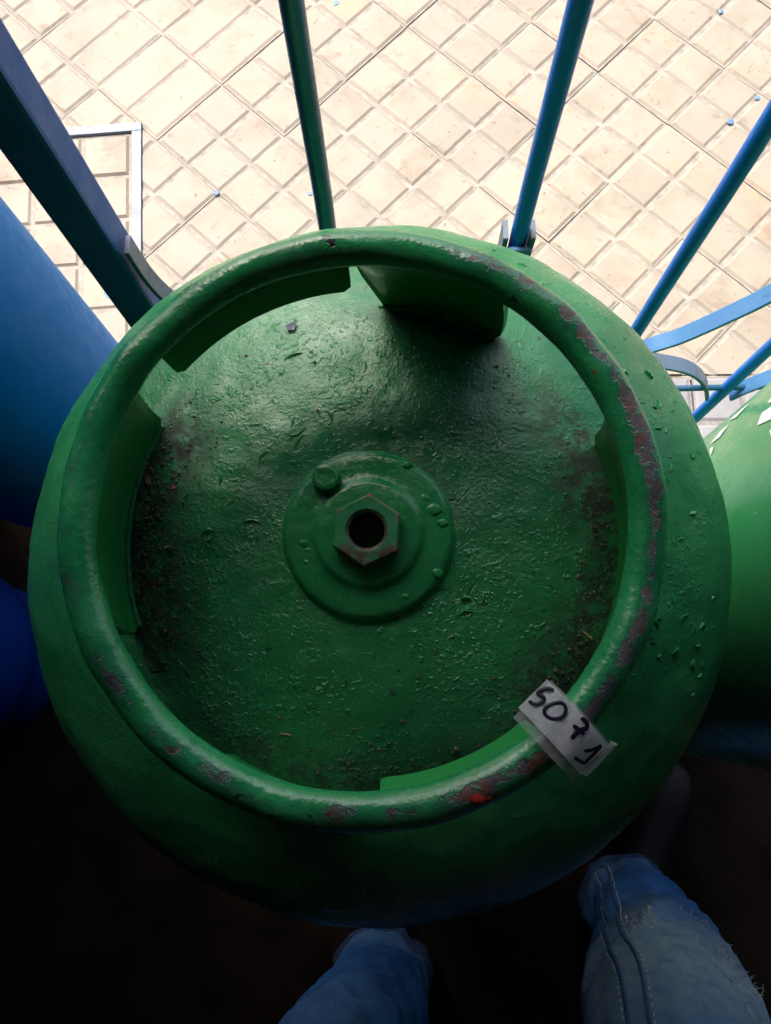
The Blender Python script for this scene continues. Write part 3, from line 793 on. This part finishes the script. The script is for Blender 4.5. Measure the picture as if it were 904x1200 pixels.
mskin = mat_plain('skin', (.42, .25, .17), .5, .1, 60, .15)
mjack = mat_plain('dark jacket cloth', (.03, .032, .04), .85, .2, 60, .3)
mhair = mat_plain('dark hair', (.02, .014, .01), .6, .3, 200, .5)
person = thing('person', 'person in faded ripped blue jeans and dark shoes standing behind the tagged cylinder', 'person', (.12, -.42, 0))
def rel(p): return Vector(p) - Vector((.12, -.42, 0))
RL = [((.380, -.345, .055), .066), ((.374, -.340, .12), .070), ((.362, -.345, .24), .076), ((.340, -.355, .36), .088), ((.315, -.372, .47), .100), ((.297, -.385, .56), .103), ((.26, -.43, .68), .103), ((.225, -.50, .80), .108), ((.205, -.56, .92), .12)]
LL = [((-.034, -.457, .06), .066), ((-.036, -.452, .13), .070), ((-.042, -.440, .26), .074), ((-.056, -.430, .38), .078), ((-.072, -.422, .48), .080), ((-.080, -.420, .56), .082), ((-.055, -.44, .68), .094), ((-.01, -.50, .80), .105), ((.035, -.56, .92), .12)]
def leg_rows(L, seed, seg=64):
    P = catmull([p for p, r in L], 12); rad = catmull([(r, 0, 0) for p, r in L], 12)
    rows = []
    for i, p in enumerate(P):
        row = []
        for k_ in range(seg):
            a = 2 * math.pi * k_ / seg
            q_ = Vector((math.cos(a), math.sin(a), 0))
            w = noise.noise(Vector((q_.x * 1.5, q_.y * 1.5, p.z * 15 + q_.x * 2 + seed))) * .012 + (1 - 2 * abs(noise.noise(Vector((q_.x * 2 + 9, q_.y * 2, p.z * 24 + q_.y * 2.5 + seed))))) * .0085
            w *= .4 + .6 * sstep(.75, .2, p.z)
            row.append(rel(p) + q_ * (rad[i].x + w))
        rows.append(row)
    return rows
bm = bmesh.new(); LR = {}
for nm, L, sd_ in (('r', RL, 2.3), ('l', LL, 8.1)):
    rows = leg_rows(L, sd_); LR[nm] = rows
    # turned-up hem with thickness
    inner = [[Vector((x.x, x.y, x.z + .06)) * 1 for x in rows[0]]]
    cx_ = sum((x for x in rows[0]), Vector()) / len(rows[0])
    ins = [[cx_ + (x - cx_) * .93 + Vector((0, 0, dz)) for x in rows[0]] for dz in (.06, .0)]
    grid(bm, ins + rows, closed_u=True)
hp = [((.12, -.565, .84), .165, .11), ((.12, -.575, .90), .185, .125), ((.12, -.575, .98), .18, .12), ((.12, -.57, 1.04), .165, .11)]
grid(bm, [[rel(p) + Vector((math.cos(2 * math.pi * k_ / 40) * rx, math.sin(2 * math.pi * k_ / 40) * ry, 0)) for k_ in range(40)] for p, rx, ry in hp], closed_u=True)
fix(bm)
tr = link('trousers', bm, mdenim, person, smooth=True)
def fadef(p):
    w = p + Vector((.12, -.42, 0))
    return max(math.exp(-((w.z - .54) / .13) ** 2) * sstep(-.40, -.32, w.y + .25 * 0) * (1 if w.x > .15 else .2), .3 * math.exp(-((w.z - .13) / .04) ** 2))
set_attr(tr.data, 'fade', fadef)
mcuff = mat_plain('dark denim hem', (.006, .028, .085), .85, .3, 120, .4)
for nm in ('r', 'l'):
    bm = bmesh.new(); rw = LR[nm]; c0 = sum((x for x in rw[0]), Vector()) / len(rw[0])
    out_ = []
    for i, g_ in ((0, .001), (0, .006), (2, .0075), (5, .0075), (7, .006), (7, .0005)):
        ci = sum((x for x in rw[i]), Vector()) / len(rw[i])
        out_.append([x + (x - ci).normalized() * g_ + Vector((0, 0, .006 * noise.noise(x * 22))) for x in rw[i]])
    grid(bm, out_, closed_u=True); fix(bm); link('hem', bm, mcuff, tr, smooth=True)
# side seam of the nearer leg, with two rows of stitching
rows = LR['r']; seg = 64
def seam_line(k0, off, i0, i1):
    out = []
    for i in range(i0, i1):
        k_ = (k0 + off + 2.0 * math.sin(i * .055)) % seg; a, b = int(k_), (int(k_) + 1) % seg; f_ = k_ - int(k_)
        p = rows[i][a].lerp(rows[i][b], f_); c = sum((x for x in rows[i]), Vector()) / seg
        out.append(p + (p - c).normalized() * .0008)
    return out
k0 = 20.0
bm = bmesh.new(); tube(bm, seam_line(k0, 0, 8, 78), .0022, 8); tube(bm, seam_line(k0, 2.2, 8, 78), .0022, 8); link('seam', bm, mseam, tr, smooth=True)
bm = bmesh.new()
for off in (-.5, 2.7):
    ln = seam_line(k0, off, 8, 78)
    for a, b in zip(ln, ln[1:]):
        tube(bm, [a.lerp(b, .12), a.lerp(b, .62)], .00075, 5)
stuff(link('stitching', bm, mthread, tr))
# frayed rip edge at the knee and a scuffed patch of bare weft threads
bm = bmesh.new(); rnd = random.Random(5)
for _ in range(150):
    i = 36 + int(rnd.gauss(20, 7)); kk = rnd.gauss(8.2, 1.5) + (56 - i) * .12
    i = min(78, max(24, i)); a = int(kk) % seg
    p = rows[i][a].lerp(rows[i][(a + 1) % seg], kk % 1); c = sum((x for x in rows[i]), Vector()) / seg
    d = (p - c).normalized(); v1 = Vector((rnd.gauss(0, .4), rnd.gauss(0, .4), rnd.gauss(0, .6)))
    L = rnd.uniform(.003, .008)
    tube(bm, [p - d * .001, p + (d + v1 * .5) * L * .5, p + (d * .7 + v1) * L], [.0004, .0004, .0002], 4)
for _ in range(46):
    i = 46 + int(rnd.uniform(-3, 4)); kk = 19 + rnd.uniform(-2.2, 2.2)
    a = int(kk) % seg; p = rows[i][a].lerp(rows[i][(a + 1) % seg], kk % 1); c = sum((x for x in rows[i]), Vector()) / seg; d = (p - c).normalized()
    s = Vector((rnd.gauss(0, .3), 0, 1)).normalized() * rnd.uniform(.005, .012)
    tube(bm, [p - s - d * .0005, p + d * .0012, p + s - d * .0005], .0005, 4)
stuff(link('frayed_threads', bm, mthread, tr))
# body under the clothes: one continuous skinned surface
def skin(name, verts, edges, radii, mat, parent, sub=2):
    me = bpy.data.meshes.new(name); me.from_pydata([tuple(rel(v)) for v in verts], edges, [])
    o = link(name, me, mat, parent)
    o.modifiers.new('skin', 'SKIN'); md = o.modifiers.new('sub', 'SUBSURF'); md.levels = sub; md.render_levels = sub
    for i, sv in enumerate(me.skin_vertices[0].data):
        r = radii[i]; sv.radius = r if isinstance(r, tuple) else (r, r); sv.use_root = (i == 0)
    for p in me.polygons: p.use_smooth = True
    return o
V, Ed, Ra = [], [], []
def jn(p, r, par=None):
    V.append(p); Ra.append(r)
    if par is not None: Ed.append((par, len(V) - 1))
    return len(V) - 1
pel = jn((.12, -.57, .95), (.13, .09)); wai = jn((.12, -.56, 1.08), (.12, .085), pel); che = jn((.12, -.53, 1.30), (.15, .10), wai)
nk = jn((.12, -.49, 1.45), .055, che); nk2 = jn((.12, -.46, 1.52), .052, nk); hd = jn((.12, -.43, 1.60), (.072, .082), nk2); hd2 = jn((.12, -.43, 1.68), (.066, .078), hd)
jaw = jn((.12, -.375, 1.555), .030, hd); nose = jn((.12, -.345, 1.60), .010, hd)
for s, L in ((1, RL), (-1, LL)):
    top, knee, ank = Vector(L[-1][0]), Vector(L[5][0]), Vector(L[0][0])
    h_ = jn(tuple(top), .085, pel); kn_ = jn(tuple(knee), .058, h_); an = jn((ank.x, ank.y, .09), .038, kn_)
    sh = jn((.12 + s * .17, -.51, 1.37), .062, che); el = jn((.12 + s * .25, -.36, 1.20), .042, sh)
    wr = jn((s * .085, -.13, 1.475), .026, el); pm = jn((s * .078, -.075, 1.50), (.034, .016), wr); 
    for f_, (dx, L_) in enumerate(((-.018, .062), (-.006, .072), (.007, .068), (.019, .055))):
        b_ = (s * .078, -.045, 1.50 + dx); a1 = jn(b_, .0085, pm); a2 = jn((s * .070, -.045 + L_ * .5, 1.508 + dx), .008, a1); jn((s * .052, -.045 + L_ * .75, 1.508 + dx), .0068, a2)
    t1 = jn((s * .058, -.075, 1.530), .010, pm); jn((s * .040, -.05, 1.535), .008, t1)
body = skin('body', V, Ed, Ra, mskin, person)
V, Ed, Ra = [], [], []
a = jn((.12, -.565, .98), (.195, .14)); b_ = jn((.12, -.555, 1.12), (.175, .13), a); c_ = jn((.12, -.53, 1.30), (.19, .135), b_); d_ = jn((.12, -.50, 1.42), (.09, .08), c_)
for s in (1, -1):
    sh = jn((.12 + s * .175, -.51, 1.36), .080, c_); el = jn((.12 + s * .255, -.36, 1.19), .060, sh); jn((s * .10, -.155, 1.455), .043, el)
skin('jacket', V, Ed, Ra, mjack, person)
bm = bmesh.new(); bmesh.ops.create_uvsphere(bm, u_segments=28, v_segments=18, radius=1)
for v in bm.verts:
    p = v.co; v.co = rel((.12 + p.x * .088, -.447 + p.y * .098, 1.665 + p.z * .098)) + p * .006 * noise.noise(p * 5)
bmesh.ops.delete(bm, geom=[v for v in bm.verts if (v.co + Vector((.12, -.42, 0))).y > -.40 and (v.co.z < 1.70)], context='VERTS')
link('hair', bm, mhair, person, smooth=True)
for s, heel, toe in ((1, (.378, -.352), (.490, -.150)), (-1, (-.038, -.462), (-.018, -.235))):
    bm = bmesh.new(); h_, t_ = Vector(heel), Vector(toe); d = (t_ - h_).normalized(); pr = Vector((-d.y, d.x)); Ln = (t_ - h_).length + .035
    prof = [(-.040, .020, .060), (-.03, .034, .095), (.0, .040, .105), (.06, .042, .085), (.12, .045, .068), (.18, .048, .058), (.225, .042, .048), (.255, .026, .036), (.268, .008, .022)]
    rows = []
    for u, w, z in prof:
        u = u * Ln / .268
        ring = []
        for k_ in range(20):
            a = 2 * math.pi * k_ / 20; x = math.cos(a); y = math.sin(a)
            hz = .012 + (z - .012) * (.5 + .5 * y) if y > -.5 else .0015
            q_ = h_ + d * u + pr * (w * (abs(x) ** .8) * (1 if x > 0 else -1)); ring.append(rel((q_.x, q_.y, hz)))
        rows.append(ring)
    vs, _ = grid(bm, rows, closed_u=True); bm.faces.new(vs[0]); bm.faces.new(vs[-1]); fix(bm)
    link('shoe', bm, mblack, person, smooth=True)
